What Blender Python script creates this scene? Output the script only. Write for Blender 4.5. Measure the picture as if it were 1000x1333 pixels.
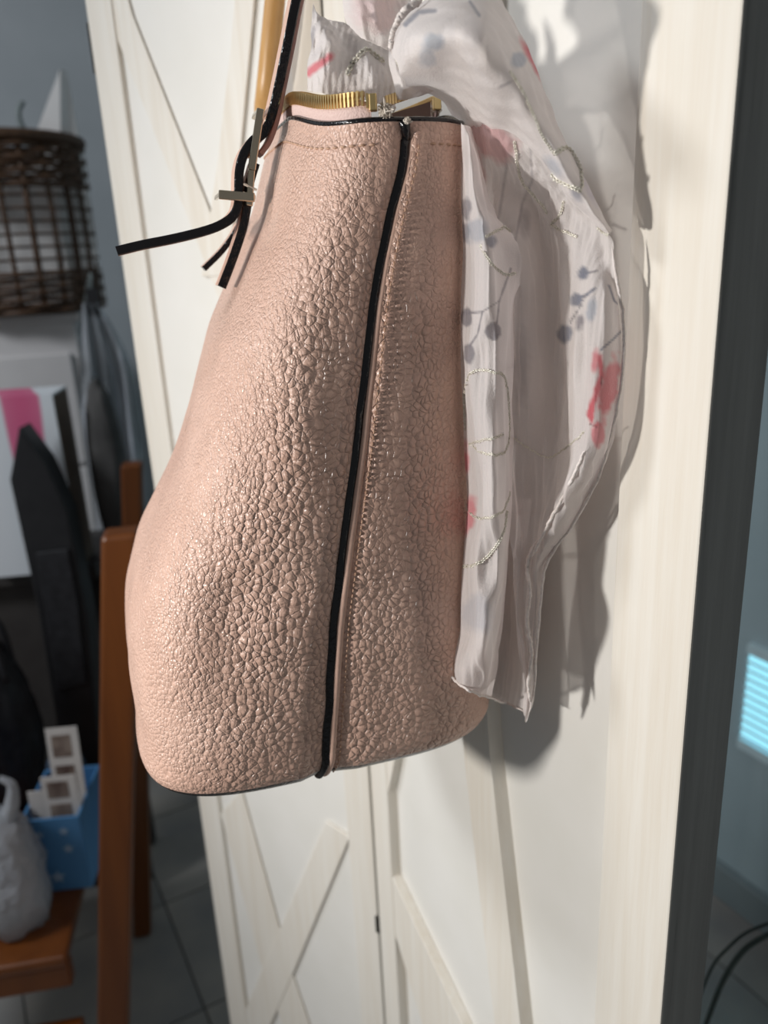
import bpy, bmesh, math, random
import numpy as np
from mathutils import Vector, Matrix
random.seed(7); np.random.seed(7)
for o in list(bpy.data.objects): bpy.data.objects.remove(o)
scene = bpy.context.scene
COL = scene.collection

# ---------------------------------------------------------------- camera
F = 1040.0; W, H = 1000.0, 1333.0
HC = 1.35                                  # camera height above the floor
TH = math.radians(28)                      # optical axis turned right of the door direction (+Y)
cam_c = np.array([0, 0, HC])
nad = np.array([157., 3173., F]); nad /= np.linalg.norm(nad)       # world -Z in (right, down, forward)
hc = np.array([0, 0, 1.]) - nad[2]*nad; hc /= np.linalg.norm(hc)
rc = np.cross(hc, -nad)
hw = np.array([math.sin(TH), math.cos(TH), 0]); rw = np.array([math.cos(TH), -math.sin(TH), 0]); zw = np.array([0, 0, 1.])
A = np.outer(rw, rc) + np.outer(hw, hc) + np.outer(zw, -nad)       # camera (r,d,f) -> world
def ray(px, py): return A @ np.array([px-W/2, py-H/2, F])
def proj(p):
    q = (np.asarray(p, float)-cam_c) @ A
    return np.stack([W/2+F*q[..., 0]/q[..., 2], H/2+F*q[..., 1]/q[..., 2]], -1)
def on_plane(px, py, nrm, d):              # nrm . (p - cam) = d
    r = ray(px, py); return cam_c + r*(d/float(np.dot(r, nrm)))
def on_z(px, py, z):
    r = ray(px, py); return cam_c + r*((z-HC)/r[2])
def at_dist(px, py, dist):                 # horizontal distance from the camera
    r = ray(px, py); return cam_c + r*(dist/math.hypot(r[0], r[1]))
cd = bpy.data.cameras.new('camera'); cam = bpy.data.objects.new('camera', cd); COL.objects.link(cam)
cd.sensor_fit = 'VERTICAL'; cd.sensor_height = 36.0; cd.sensor_width = 27.0; cd.lens = F*36/H
m = Matrix.Identity(4)
for i, v in enumerate((A@[1, 0, 0], A@[0, -1, 0], A@[0, 0, -1])):
    for j in range(3): m[j][i] = v[j]
m.translation = Vector(cam_c); cam.matrix_world = m
cd.clip_start = 0.01
cd.dof.use_dof = True; cd.dof.focus_distance = 0.42; cd.dof.aperture_fstop = 6.2
scene.camera = cam

# ---------------------------------------------------------------- light, exposure
scene.view_settings.view_transform = 'Standard'; scene.view_settings.look = 'None'
scene.view_settings.gamma = 1.0; scene.view_settings.use_curve_mapping = False
scene.view_settings.exposure = 0.0
world = bpy.data.worlds.new('world'); scene.world = world; world.use_nodes = True
bgn = world.node_tree.nodes['Background']; bgn.inputs[0].default_value = (0.93, 0.96, 1.0, 1); bgn.inputs[1].default_value = 0.165
def lamp(name, kind, loc, target, energy, color, size=0.05, spot=None, blend=0.3):
    l = bpy.data.lights.new(name, kind); l.energy = energy; l.color = color
    if kind == 'AREA': l.size = size
    else: l.shadow_soft_size = size
    if spot: l.spot_size = math.radians(spot); l.spot_blend = blend
    o = bpy.data.objects.new(name, l); COL.objects.link(o); o.location = loc
    o.rotation_euler = (Vector(target)-Vector(loc)).to_track_quat('-Z', 'Y').to_euler()
    return o
DX0 = 0.30
key_loc = cam_c + rw*(-0.78) + hw*(0.07) + zw*(-0.07)
key_tgt = np.array([DX0, 0.22, HC-0.24])
lamp('reading_lamp_light', 'SPOT', key_loc, key_tgt, 28, (1.0, 0.965, 0.915), 0.03, 116, 0.75)
lamp('room_light', 'AREA', (-1.6, 1.2, 2.5), (-0.4, 1.8, 0.8), 30, (0.92, 0.96, 1.0), 0.5)

# ---------------------------------------------------------------- material helpers
MATS = {}
def mat(name, col=(0.5, 0.5, 0.5), rough=0.5, metal=0.0, spec=0.5, **kw):
    if name in MATS: return MATS[name]
    mt = bpy.data.materials.new(name); mt.use_nodes = True
    b = mt.node_tree.nodes['Principled BSDF']
    b.inputs['Base Color'].default_value = (*col, 1); b.inputs['Roughness'].default_value = rough
    b.inputs['Metallic'].default_value = metal; b.inputs['Specular IOR Level'].default_value = spec
    for k, v in kw.items(): b.inputs[k.replace('_', ' ')].default_value = v
    MATS[name] = mt; return mt
class NT:
    def __init__(s, mt): s.t = mt.node_tree; s.n = s.t.nodes; s.b = s.n.get('Principled BSDF')
    def new(s, typ, **kw):
        x = s.n.new(typ)
        for k, v in kw.items(): setattr(x, k, v)
        return x
    def link(s, a, b): s.t.links.new(a, b)
    def math(s, op, a, b=None, c=None, clamp=False):
        x = s.new('ShaderNodeMath', operation=op); x.use_clamp = clamp
        for i, v in enumerate((a, b, c)):
            if v is None: continue
            if hasattr(v, 'is_linked'): s.link(v, x.inputs[i])
            else: x.inputs[i].default_value = v
        return x.outputs[0]
    def ramp(s, fac, stops):
        x = s.new('ShaderNodeValToRGB'); e = x.color_ramp.elements
        while len(e) < len(stops): e.new(0.5)
        for q, (p, c) in zip(e, stops): q.position = p; q.color = (*c, 1) if len(c) == 3 else c
        s.link(fac, x.inputs[0]); return x.outputs[0]
    def coords(s, scale=(1, 1, 1), kind='Object'):
        tc = s.new('ShaderNodeTexCoord'); mp = s.new('ShaderNodeMapping'); mp.inputs['Scale'].default_value = scale
        s.link(tc.outputs[kind], mp.inputs[0]); return mp.outputs[0]
    def noise(s, vec, scale, detail=3, rough=0.5):
        x = s.new('ShaderNodeTexNoise'); x.inputs['Scale'].default_value = scale; x.inputs['Detail'].default_value = detail
        x.inputs['Roughness'].default_value = rough; s.link(vec, x.inputs['Vector']); return x.outputs['Fac'], x.outputs['Color']
    def bump(s, h, dist, strength=1.0):
        x = s.new('ShaderNodeBump'); x.inputs['Distance'].default_value = dist; x.inputs['Strength'].default_value = strength
        s.link(h, x.inputs['Height']); s.link(x.outputs[0], s.b.inputs['Normal']); return x

def leather(name, c1, c2, scale=240, rough=0.31, bump=0.0018):
    mt = mat(name, c1, rough); n = NT(mt)
    v = n.coords()
    nf, nc = n.noise(v, 55, 3)
    off = n.new('ShaderNodeVectorMath', operation='MULTIPLY_ADD'); n.link(nc, off.inputs[0]); off.inputs[1].default_value = (0.006,)*3
    _, nc2 = n.noise(v, 260, 2); off2 = n.new('ShaderNodeVectorMath', operation='MULTIPLY_ADD'); n.link(nc2, off2.inputs[0]); off2.inputs[1].default_value = (0.0011,)*3; n.link(v, off2.inputs[2]); n.link(off2.outputs[0], off.inputs[2])
    at = n.new('ShaderNodeAttribute', attribute_name='grain')
    def vor(sc, feat):
        x = n.new('ShaderNodeTexVoronoi', feature=feat); x.inputs['Scale'].default_value = sc; n.link(off.outputs[0], x.inputs['Vector']); return x
    def sm(x, a, b):
        q = n.new('ShaderNodeMapRange', interpolation_type='SMOOTHSTEP'); n.link(x, q.inputs[0]); q.inputs[1].default_value = a; q.inputs[2].default_value = b; return q.outputs[0]
    def domes(sc):
        e = vor(sc, 'DISTANCE_TO_EDGE').outputs['Distance']; f = vor(sc, 'F1').outputs['Distance']
        d = n.math('SUBTRACT', 1.0, n.math('MULTIPLY', n.math('MULTIPLY', f, f), 1.25))
        return n.math('MULTIPLY', d, n.math('MULTIPLY_ADD', sm(e, 0.0, 0.13), 0.38, 0.62))
    big = domes(scale); small = domes(scale*1.75)
    fine, _ = n.noise(v, 1100, 2)
    amp, _ = n.noise(v, 45, 2)
    mixv = n.new('ShaderNodeMix'); n.link(at.outputs['Fac'], mixv.inputs[0])
    s2 = n.math('MULTIPLY', small, 0.42)
    b2 = n.math('MULTIPLY_ADD', small, 0.16, big)
    n.link(s2, mixv.inputs[2]); n.link(b2, mixv.inputs[3])
    hh = n.math('MULTIPLY', mixv.outputs[0], n.math('MULTIPLY_ADD', amp, 1.1, 0.40))
    h = n.math('MULTIPLY_ADD', fine, 0.07, hh)
    n.bump(h, bump, 1.0)
    lf, _ = n.noise(v, 14, 3)
    n.link(n.ramp(lf, [(0.35, c1), (0.68, c2)]), n.b.inputs['Base Color'])
    rr, _ = n.noise(v, 60, 2)
    n.link(n.math('MULTIPLY_ADD', rr, 0.22, rough-0.11), n.b.inputs['Roughness'])
    return mt
def wood(name, c1, c2, axis=2, scale=1.0, rough=0.55, bump=0.0003, c3=None):
    mt = mat(name, c1, rough); n = NT(mt)
    sc = [90*scale]*3; sc[axis] = 4*scale
    v = n.coords(tuple(sc))
    f, _ = n.noise(v, 1.0, 6, 0.65)
    v2 = n.coords(tuple(s*0.22 for s in sc)); g, _ = n.noise(v2, 1.0, 3)
    fac = n.math('MULTIPLY_ADD', f, 0.6, n.math('MULTIPLY', g, 0.4))
    st = [(0.36, c1), (0.62, c2)]
    if c3: st = [(0.30, c3), (0.42, c1), (0.62, c2)]
    n.link(n.ramp(fac, st), n.b.inputs['Base Color'])
    n.bump(f, bump, 0.8)
    return mt
def plain(name, c1, c2, scale=20, rough=0.6, metal=0.0, bump=0.0):
    mt = mat(name, c1, rough, metal); n = NT(mt)
    f, _ = n.noise(n.coords(), scale, 4)
    n.link(n.ramp(f, [(0.3, c1), (0.7, c2)]), n.b.inputs['Base Color'])
    if bump: n.bump(f, bump)
    return mt

M_leather = leather('blush_leather', (0.60, 0.385, 0.30), (0.66, 0.44, 0.35))
M_smooth = plain('blush_leather_smooth', (0.60, 0.385, 0.30), (0.66, 0.44, 0.35), 400, 0.5, 0, 0.0002)
M_black = mat('black_edge_paint', (0.006, 0.005, 0.006), 0.19)
n_ = NT(M_black); f_, _ = n_.noise(n_.coords(), 330, 2); n_.bump(f_, 0.0006)
M_gold = plain('gold_metal', (0.78, 0.57, 0.25), (0.86, 0.66, 0.34), 60, 0.33, 1.0)
M_buckle = plain('pale_gold_metal', (0.60, 0.50, 0.36), (0.66, 0.56, 0.42), 40, 0.16, 1.0)
M_tape = plain('pink_zipper_tape', (0.62, 0.44, 0.40), (0.70, 0.52, 0.47), 900, 0.8, 0, 0.0006)
M_stitch = plain('tan_thread', (0.44, 0.26, 0.17), (0.56, 0.36, 0.25), 300, 0.6)
M_lining = plain('lining', (0.22, 0.15, 0.13), (0.28, 0.19, 0.16), 100, 0.8)
M_fray = plain('frayed_thread', (0.62, 0.55, 0.47), (0.75, 0.68, 0.6), 300, 0.9)
M_dwood = wood('whitewashed_wood', (0.72, 0.66, 0.57), (0.79, 0.755, 0.69), 2, 1.4, 0.55, 0.0004)
M_dpanel = plain('white_painted_panel', (0.76, 0.74, 0.69), (0.80, 0.78, 0.74), 14, 0.5, 0, 0.0001)
M_dedge = wood('shaded_door_edge', (0.21, 0.205, 0.19), (0.28, 0.275, 0.255), 2, 1.2, 0.6, 0.0008, (0.06, 0.058, 0.052))  # shade of the face turned from the lamp, put into the wood colour
M_chair = wood('orange_brown_wood', (0.115, 0.030, 0.003), (0.16, 0.046, 0.006), 2, 0.5, 0.35)
M_chairdark = M_chair

# ---------------------------------------------------------------- object helpers
def empty(name, loc, label=None, cat=None, group=None, kind=None):
    o = bpy.data.objects.new(name, None); COL.objects.link(o); o.location = loc; o.empty_display_size = 0.02
    tag(o, label, cat, group, kind); return o
def tag(o, label=None, cat=None, group=None, kind=None):
    if label: o['label'] = label
    if cat: o['category'] = cat
    if group: o['group'] = group
    if kind: o['kind'] = kind
    return o
def wloc(o):
    l = np.array(o.location)
    while o.parent: o = o.parent; l = l + np.array(o.location)
    return l
def mesh(name, verts, faces, mats, parent=None, smooth=True, fmat=None):
    verts = np.asarray(verts, float)
    org = wloc(parent) if parent else verts.mean(0)
    me = bpy.data.meshes.new(name)
    me.from_pydata([tuple(v) for v in verts-org], [], [tuple(int(i) for i in f) for f in faces])
    if not isinstance(mats, (list, tuple)): mats = [mats]
    for q in mats: me.materials.append(q)
    if fmat is not None: me.polygons.foreach_set('material_index', np.asarray(fmat, dtype=np.int32))
    me.polygons.foreach_set('use_smooth', [smooth]*len(me.polygons))
    me.update()
    o = bpy.data.objects.new(name, me); COL.objects.link(o)
    if parent: o.parent = parent
    else: o.location = org
    return o
def normals_out(o):
    bm = bmesh.new(); bm.from_mesh(o.data); bmesh.ops.recalc_face_normals(bm, faces=bm.faces); bm.to_mesh(o.data); bm.free()
def bevel(o, w, seg=2):
    md = o.modifiers.new('bevel', 'BEVEL'); md.width = w; md.segments = seg; md.limit_method = 'ANGLE'; return o
def grid(P, close_u=False, close_v=False):
    P = np.asarray(P); n, k = P.shape[:2]
    V = P.reshape(-1, 3); Fc = []
    for i in range(n if close_u else n-1):
        for j in range(k if close_v else k-1):
            i2 = (i+1) % n; j2 = (j+1) % k
            Fc.append((i*k+j, i*k+j2, i2*k+j2, i2*k+j))
    return V, Fc
def box8(o0, ex, ey, ez):
    o0, ex, ey, ez = map(lambda q: np.asarray(q, float), (o0, ex, ey, ez))
    V = [o0, o0+ex, o0+ex+ey, o0+ey, o0+ez, o0+ex+ez, o0+ex+ey+ez, o0+ey+ez]
    Fc = [(0, 3, 2, 1), (4, 5, 6, 7), (0, 1, 5, 4), (1, 2, 6, 5), (2, 3, 7, 6), (3, 0, 4, 7)]
    return V, Fc
def box(name, o0, ex, ey, ez, mt, parent=None, bev=0.002, smooth=False):
    V, Fc = box8(o0, ex, ey, ez); o = mesh(name, V, Fc, mt, parent, smooth)
    normals_out(o)
    if bev: bevel(o, bev)
    return o
def prism(name, pts, off, mt, parent=None, bev=0.0015):
    """polygon pts (3D, one plane) extruded by vector off"""
    n = len(pts); pts = [np.asarray(p, float) for p in pts]
    V = pts+[p+np.asarray(off) for p in pts]
    Fc = [tuple(range(n)), tuple(range(2*n-1, n-1, -1))]+[(i, (i+1) % n, (i+1) % n+n, i+n) for i in range(n)]
    o = mesh(name, V, Fc, mt, parent, False); normals_out(o)
    if bev: bevel(o, bev)
    return o
def catmull(pts, n):
    pts = np.asarray(pts, float)
    if len(pts) == 2: t = np.linspace(0, 1, n)[:, None]; return pts[0]*(1-t)+pts[1]*t
    P = np.vstack([2*pts[0]-pts[1], pts, 2*pts[-1]-pts[-2]])
    k = len(pts)-1; t = np.linspace(0, k, n); i = np.minimum(t.astype(int), k-1); f = (t-i)[:, None]
    p0, p1, p2, p3 = P[i], P[i+1], P[i+2], P[i+3]
    return 0.5*((2*p1)+(-p0+p2)*f+(2*p0-5*p1+4*p2-p3)*f**2+(-p0+3*p1-3*p2+p3)*f**3)
def tube_pts(path, r, seg=10, up=None, ry=None):
    path = np.asarray(path, float); T = np.gradient(path, axis=0); T /= np.linalg.norm(T, axis=1)[:, None]+1e-12
    r = np.broadcast_to(np.asarray(r, float), (len(path),)); ry = r if ry is None else np.broadcast_to(np.asarray(ry, float), (len(path),))
    ref = np.asarray(up if up is not None else (0.31, 0.17, 0.93), float)
    N = np.cross(T, ref); N /= np.linalg.norm(N, axis=1)[:, None]; B = np.cross(N, T)
    a = np.linspace(0, 2*np.pi, seg, endpoint=False)
    return path[:, None]+N[:, None]*(np.cos(a)[None, :, None]*r[:, None, None])+B[:, None]*(np.sin(a)[None, :, None]*ry[:, None, None])
def tube(name, path, r, mt, parent=None, seg=10, up=None, ry=None):
    P = tube_pts(path, r, seg, up, ry); V, Fc = grid(P, close_v=True)
    n = len(P); Fc = Fc+[tuple(range(seg-1, -1, -1)), tuple((n-1)*seg+i for i in range(seg))]
    return mesh(name, V, Fc, mt, parent)
class Acc:
    def __init__(s): s.V = []; s.F = []; s.n = 0
    def add(s, V, Fc):
        V = np.asarray(V, float); s.V.append(V); s.F += [tuple(i+s.n for i in f) for f in Fc]; s.n += len(V)
    def build(s, name, mt, parent, smooth=True): return mesh(name, np.vstack(s.V), s.F, mt, parent, smooth)

# ================================================================ SETTING
DX = 0.30                                   # the door face is the plane X = DX
X1 = np.array([1., 0, 0]); Y1 = np.array([0, 1., 0]); Z1 = np.array([0, 0, 1.])
def door(px, py, h=0.0): return on_plane(px, py, X1, DX-h)

# floor of large blurred tiles
M_tile = plain('grey_beige_floor_tile', (0.22, 0.22, 0.22), (0.48, 0.43, 0.37), 3.5, 0.35)
M_grout = plain('floor_grout', (0.07, 0.07, 0.07), (0.10, 0.10, 0.10), 30, 0.8)
fl = box('floor', (-2.5, -1.2, -0.05), (4.2, 0, 0), (0, 4.6, 0), (0, 0, 0.047), M_grout, None, 0)
tag(fl, 'grey beige tiled floor under the wooden chair', kind='structure')
ts = 0.30; tme = None
for i in range(14):
    for j in range(15):
        x0 = -2.5+i*ts; y0 = -1.2+j*ts
        if tme is None:
            t0 = box('tile', (x0+0.002, y0+0.002, -0.004), (ts-0.004, 0, 0), (0, ts-0.004, 0), (0, 0, 0.004), M_tile, fl, 0)
            base0 = (x0, y0); tme = t0.data
        else:
            t = bpy.data.objects.new('tile', tme); COL.objects.link(t); t.parent = fl
            t.location = (x0-base0[0], y0-base0[1], 0)
M_wall = plain('blue_grey_wall_paint', (0.38, 0.41, 0.435), (0.42, 0.45, 0.475), 6, 0.8, 0, 0.0005)
M_teal = plain('teal_grey_wall_paint', (0.38, 0.48, 0.51), (0.43, 0.53, 0.56), 6, 0.6)
tag(box('wall_back', (-2.5, 2.7, 0), (4.2, 0, 0), (0, 0.1, 0), (0, 0, 2.7), M_wall, None, 0), 'blue grey painted wall behind the wicker basket', kind='structure')
tag(box('wall_right', (1.25, -1.2, 0), (0.1, 0, 0), (0, 3.9, 0), (0, 0, 2.7), M_teal, None, 0), 'teal grey wall behind the shaded door edge', kind='structure')

# ---- bifold door: near leaf
Yc = door(914, 666)[1]; Ys = door(804, 666)[1]; Yseam = door(491, 1172)[1]-0.002
thick = 0.037; rec = 0.011
dempty = empty('door_1', (DX, Yc, 0), 'whitewashed farmhouse bifold door with crossed braces behind the hanging bag', kind='structure')
ZT = 2.05; ZB = 0.01
box('panel', (DX+rec, Yc+0.002, ZB), (thick-2*rec, 0, 0), (0, Yseam-Yc-0.004, 0), (0, 0, ZT-ZB), M_dpanel, dempty, 0)
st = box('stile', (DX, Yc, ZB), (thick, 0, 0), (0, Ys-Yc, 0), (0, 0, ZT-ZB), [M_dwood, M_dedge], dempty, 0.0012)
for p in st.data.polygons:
    if p.normal.y < -0.9: p.material_index = 1  # end face takes the painted shade
Yl = door(513, 1200)[1]
box('stile', (DX, Yl, ZB), (thick, 0, 0), (0, Yseam-Yl, 0), (0, 0, ZT-ZB), M_dwood, dempty, 0.0012)
def dprism(name, px, mt, h0=rec, h1=0.001, b=0.001):
    pts = [door(x, y) for x, y in px]
    return prism(name, [p+X1*h1 for p in pts], X1*(h0-h1), mt, dempty, b)
# bevelled raised board in the middle of the near leaf (its right flank is in shade)
def flank_board(name, left, right, bev_px):
    Lp = [door(*p) for p in left]; Rp = [door(*p) for p in right]; Bp = [door(x+bev_px, y)+X1*rec for x, y in right]
    P = np.array([[l+X1*rec, l+X1*0.0005, r, b] for l, r, b in zip(Lp, Rp, Bp)])
    V, Fc = grid(P); return mesh(name, V, Fc, M_dwood, dempty, False)
flank_board('brace', [(592, -700), (592, 0), (592, 500), (596, 900), (606, 1007), (643, 1332), (672, 1560)],
            [(634, -700), (634, 0), (632, 500), (632, 900), (638, 985), (677, 1332), (705, 1560)], 2)
dprism('brace', [(490, 1100), (600, 1333), (690, 1540), (640, 1540), (548, 1333), (505, 1190)], M_dwood)
dprism('brace', [(490, 1101), (509, 1008), (560, 730), (540, 730), (494, 1008)], M_dwood)
rail_z = 0.10
box('rail', (DX+0.001, Ys, ZB), (thick-0.002, 0, 0), (0, Yl-Ys, 0), (0, 0, rail_z), M_dwood, dempty, 0.001)
box('rail', (DX+0.001, Ys, ZT-0.10), (thick-0.002, 0, 0), (0, Yl-Ys, 0), (0, 0, 0.10), M_dwood, dempty, 0.001)

# ---- far leaf, folded a few degrees into the room
S2 = np.array([DX, Yseam+0.004, 0.0])
r_ = ray(205, 666); r_ = r_/math.hypot(r_[0], r_[1]); LW = 0.307
bq = -2*(r_[0]*S2[0]+r_[1]*S2[1]); cq = S2[0]**2+S2[1]**2-LW**2
rr_ = (-bq+math.sqrt(bq*bq-4*cq))/2
E2 = np.array([r_[0]*rr_, r_[1]*rr_, 0.0]); l2 = (E2-S2)/LW; n2 = np.array([-l2[1], l2[0], 0.0])
if n2[0] > 0: n2 = -n2
l2d = float(np.dot(S2-np.array([0, 0, 0]), n2))
def leaf2(px, py, h=0.0):
    return on_plane(px, py, n2, l2d+h)
le = dempty
inw = -n2
rec2 = 0.005
box('panel', S2+inw*rec2+Z1*ZB, inw*(thick-2*rec2), l2*LW, Z1*(ZT-ZB), M_dpanel, le, 0)
box('stile', S2+Z1*ZB, inw*thick, l2*0.036, Z1*(ZT-ZB), M_dwood, le, 0.0015)
box('stile', S2+l2*(LW-0.042)+Z1*ZB, inw*thick, l2*0.042, Z1*(ZT-ZB), M_dwood, le, 0.0015)
def lprism(name, px, h=0.0015):
    pts = [leaf2(x, y, h) for x, y in px]
    return prism(name, pts, inw*(rec2+h-0.0005), M_dwood, le, 0.001)
lprism('brace', [(455, 1090), (378, 1275), (340, 1362), (300, 1362), (343, 1258), (424, 1070)], -0.001)
lprism('brace', [(314, 1028), (378, 1262), (412, 1362), (377, 1362), (338, 1250), (287, 1060)], -0.002)
lprism('brace', [(150, -60), (172, 20), (270, 268), (330, 430), (300, 430), (238, 268), (140, 20)], -0.002)
lprism('brace', [(334, -40), (325, 60), (312, 200), (296, 360), (262, 360), (284, 200), (300, 60), (308, -40)], -0.001)
# tan rounded pull handle of the door (behind the bag strap)
hd = empty('door_handle', leaf2(345, 100), None)
hd.name = 'pull_handle'; hd.parent = dempty; hd.location = leaf2(345, 100)-np.array(dempty.location)
M_tan = wood('honey_wood', (0.50, 0.27, 0.09), (0.62, 0.36, 0.14), 2, 1.0, 0.35)
pth = [leaf2(345, 152, 0.0), leaf2(343, 143, 0.012), leaf2(346, 118, 0.02), leaf2(352, 60, 0.022), leaf2(359, -10, 0.022), leaf2(366, -90, 0.022), leaf2(368, -120, 0.012), leaf2(369, -128, 0.0)]
o_ = tube('grip', catmull(pth, 40), 0.0078, M_tan, hd, 12)
# small dark hinge on the outer edge of the far leaf
M_dark = plain('dark_bronze', (0.03, 0.026, 0.022), (0.05, 0.044, 0.038), 60, 0.4, 0.6)
q0 = leaf2(118, 62)
box('hinge', S2+l2*(LW+0.0005)+inw*0.002+Z1*(q0[2]-0.022), inw*0.02, l2*0.006, Z1*0.045, M_dark, le, 0.001)
hz = leaf2(489, 1200)[2]
box('hinge', S2-l2*0.003+inw*0.0005+Z1*(hz-0.012), n2*0.0025, l2*0.005, Z1*0.022, M_dark, le, 0.0004)

# ================================================================ HANDBAG
PH = math.radians(12); DU = 0.02
ba = np.array([math.sin(PH), math.cos(PH), 0]); bb = np.array([math.cos(PH), -math.sin(PH), 0])
def bagp(px, py, u): return on_plane(px, py, ba, u+DU)
seam_px = [(529, 157), (533, 175), (531, 200), (527, 225), (513, 280), (501, 340), (491, 400), (482, 480), (472, 565), (460, 651), (448, 736), (438, 822), (433, 907), (428, 993), (423, 1021), (421, 1031)]
us = lambda y: 0.385-0.010*min(1, max(0, (y-150)/700.))
SP = np.array([bagp(x, y, us(y)) for x, y in seam_px])
sz = SP[:, 2]; sv = (SP-cam_c) @ bb; su = (SP-cam_c) @ ba
zt, zb = sz.max(), sz.min()
fz = lambda arr, z: np.interp(z, sz[::-1], arr[::-1])
XLp = [(120, 384), (150, 378), (190, 362), (235, 346), (300, 331), (376, 299), (430, 273), (480, 259), (520, 248), (560, 236), (604, 220), (650, 198), (688, 181), (720, 172), (760, 165), (820, 162), (880, 165), (930, 172), (980, 180), (1060, 190)]
XRp = [(120, 604), (150, 605), (250, 606), (350, 610), (450, 614), (550, 619), (650, 625), (750, 631), (850, 635), (920, 637), (960, 637), (1060, 637)]
XL = lambda y: np.interp(y, [q[0] for q in XLp], [q[1] for q in XLp])
XR = lambda y: np.interp(y, [q[0] for q in XRp], [q[1] for q in XRp])
LH = 0.105
NT_ = 320
tt = np.linspace(0, 2*np.pi, NT_, endpoint=False)
def section(z, vs, us_, wl, wr, nl, nr, inset=0.0):
    c, s = np.cos(tt), np.sin(tt)
    nn = np.where(s < 0, nl, nr)
    cu = np.sign(c)*np.abs(c)**(2/nn); sn = np.sign(s)*np.abs(s)**(2/nn)
    u = us_+LH-(LH-inset)*cu
    v = vs+np.where(s < 0, wl-inset, wr-inset)*sn
    return cam_c*0+np.outer(u, ba)+np.outer(v, bb)+np.array([0, 0, z])
def off2(P): P = P.copy(); return P
NZ = 230; RB = 0.021
zs = np.linspace(zt, zb+RB, NZ)
wls = np.zeros(NZ); wrs = np.zeros(NZ)
def nexp(z):
    k = (zt-z)/(zt-zb)
    return 3.3+0.5*k, 2.7+2.2*k*k
for i, z in enumerate(zs):
    vs, u0 = fz(sv, z), fz(su, z); nl, nr = nexp(z)
    for side in (0, 1):
        lo, hi = 0.004, 0.16
        for _ in range(26):
            w = 0.5*(lo+hi)
            p = proj(section(z, vs, u0, w if side == 0 else 0.03, w if side else 0.03, nl, nr))
            g = (p[:, 0]-XL(p[:, 1])).min() if side == 0 else (XR(p[:, 1])-p[:, 0]).min()
            if g > 0: lo = w
            else: hi = w
        if side == 0: wls[i] = lo
        else: wrs[i] = lo
ker = np.hanning(15); ker /= ker.sum()
sm = lambda a: np.convolve(np.pad(a, 7, mode='edge'), ker, 'valid')
wls, wrs = sm(wls), sm(wrs)
rows = []
def vnoise(P, f, seed):
    rs = np.random.RandomState(seed); o = np.zeros(P.shape[:-1])
    for _ in range(7):
        k = rs.normal(size=3)*f; o += np.sin(P @ k+rs.uniform(0, 6.28))
    return o/7
for i, z in enumerate(zs):
    rows.append(section(z, fz(sv, z), fz(su, z), wls[i], wrs[i], *nexp(z)))
for aang in np.linspace(0.12, math.pi/2, 14):
    z = zb+RB-RB*math.sin(aang); ins = RB*(1-math.cos(aang))
    rows.append(section(z, fz(sv, max(z, zb)), fz(su, max(z, zb)), wls[-1], wrs[-1], *nexp(z), inset=ins))
BR = np.array(rows)                       # rows top -> bottom
print('bag size', zt-zb, wls.max(), wrs.max(), 'max X', BR[..., 0].max(), 'door', DX)
# normals in the horizontal plane for offsets
tang = np.roll(BR, -1, 1)-np.roll(BR, 1, 1); Nn = np.cross(tang, Z1); Nn /= np.linalg.norm(Nn, axis=2)[..., None]+1e-12
cen = BR.mean(1)[:, None]; sgn = np.sign(((BR-cen)*Nn).sum(-1).mean()); Nn *= sgn
kk = np.linspace(0, 1, BR.shape[0])[:, None]
soft = vnoise(BR, 28, 3)*0.0030+vnoise(BR, 70, 5)*0.0012
fade = np.clip(kk/0.12, 0, 1)*np.clip((1-kk)/0.06, 0, 1)
# a soft dent low on the front panel and a ridge that runs down it
arc = np.arange(NT_); sa = np.where(arc > NT_//2, arc-NT_, arc)    # negative = left of the seam
px_all = proj(BR.reshape(-1, 3)).reshape(BR.shape[0], NT_, 2)
def blob(cx, cy, rx, ry): return np.exp(-((px_all[..., 0]-cx)/rx)**2-((px_all[..., 1]-cy)/ry)**2)*(np.abs(sa)[None] < NT_*0.3)
dent = -0.0050*blob(300, 815, 45, 75)-0.003*blob(345, 770, 60, 30)+0.0030*blob(390, 560, 40, 130)-0.0025*blob(470, 640, 20, 200)*0 + 0.003*blob(540, 830, 40, 90)-0.003*blob(590, 600, 40, 150)
BR = BR+Nn*((soft*fade)+dent)[..., None]
# the two panels dip into the seam
arcv = np.abs(sa)
d_seam = np.linalg.norm(BR-BR[:, :1], axis=2)
grv = np.where(sa[None] <= 0, 0.0045*np.exp(-(d_seam/0.0045)**2), 0.0008*np.exp(-(d_seam/0.002)**2))*(arcv[None] < NT_*0.25)
grv = grv*np.clip(kk/0.02, 0.3, 1)
BR = BR-Nn*grv[..., None]
kz = np.clip(1-kk/0.45, 0, 1)
dep = np.clip(((BR-cam_c) @ ba-(fz(su, zt)+0.006))/0.085, 0, 1); dep = dep*dep*(3-2*dep)
BR[..., 2] += 0.013*dep*kz
def soft_cap(x, m, w=0.012):               # the bag leans against the door
    t = x-(m-w); return np.where(t > 0, (m-w)+w*(1-np.exp(-np.maximum(t, 0)/w)), x)
BR[..., 0] = soft_cap(BR[..., 0], DX-0.0035)
print('bag max X after', BR[..., 0].max())
base_loc = BR[-1].mean(0)
bag = empty('handbag', base_loc, 'blush pink pebbled leather tote bag hanging on the door by its strap', 'handbag')
h2 = NT_//2
def attr(o, name, vals):
    a = o.data.attributes.new(name, 'FLOAT', 'POINT'); a.data.foreach_set('value', np.asarray(vals, dtype=np.float32).ravel())
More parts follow.
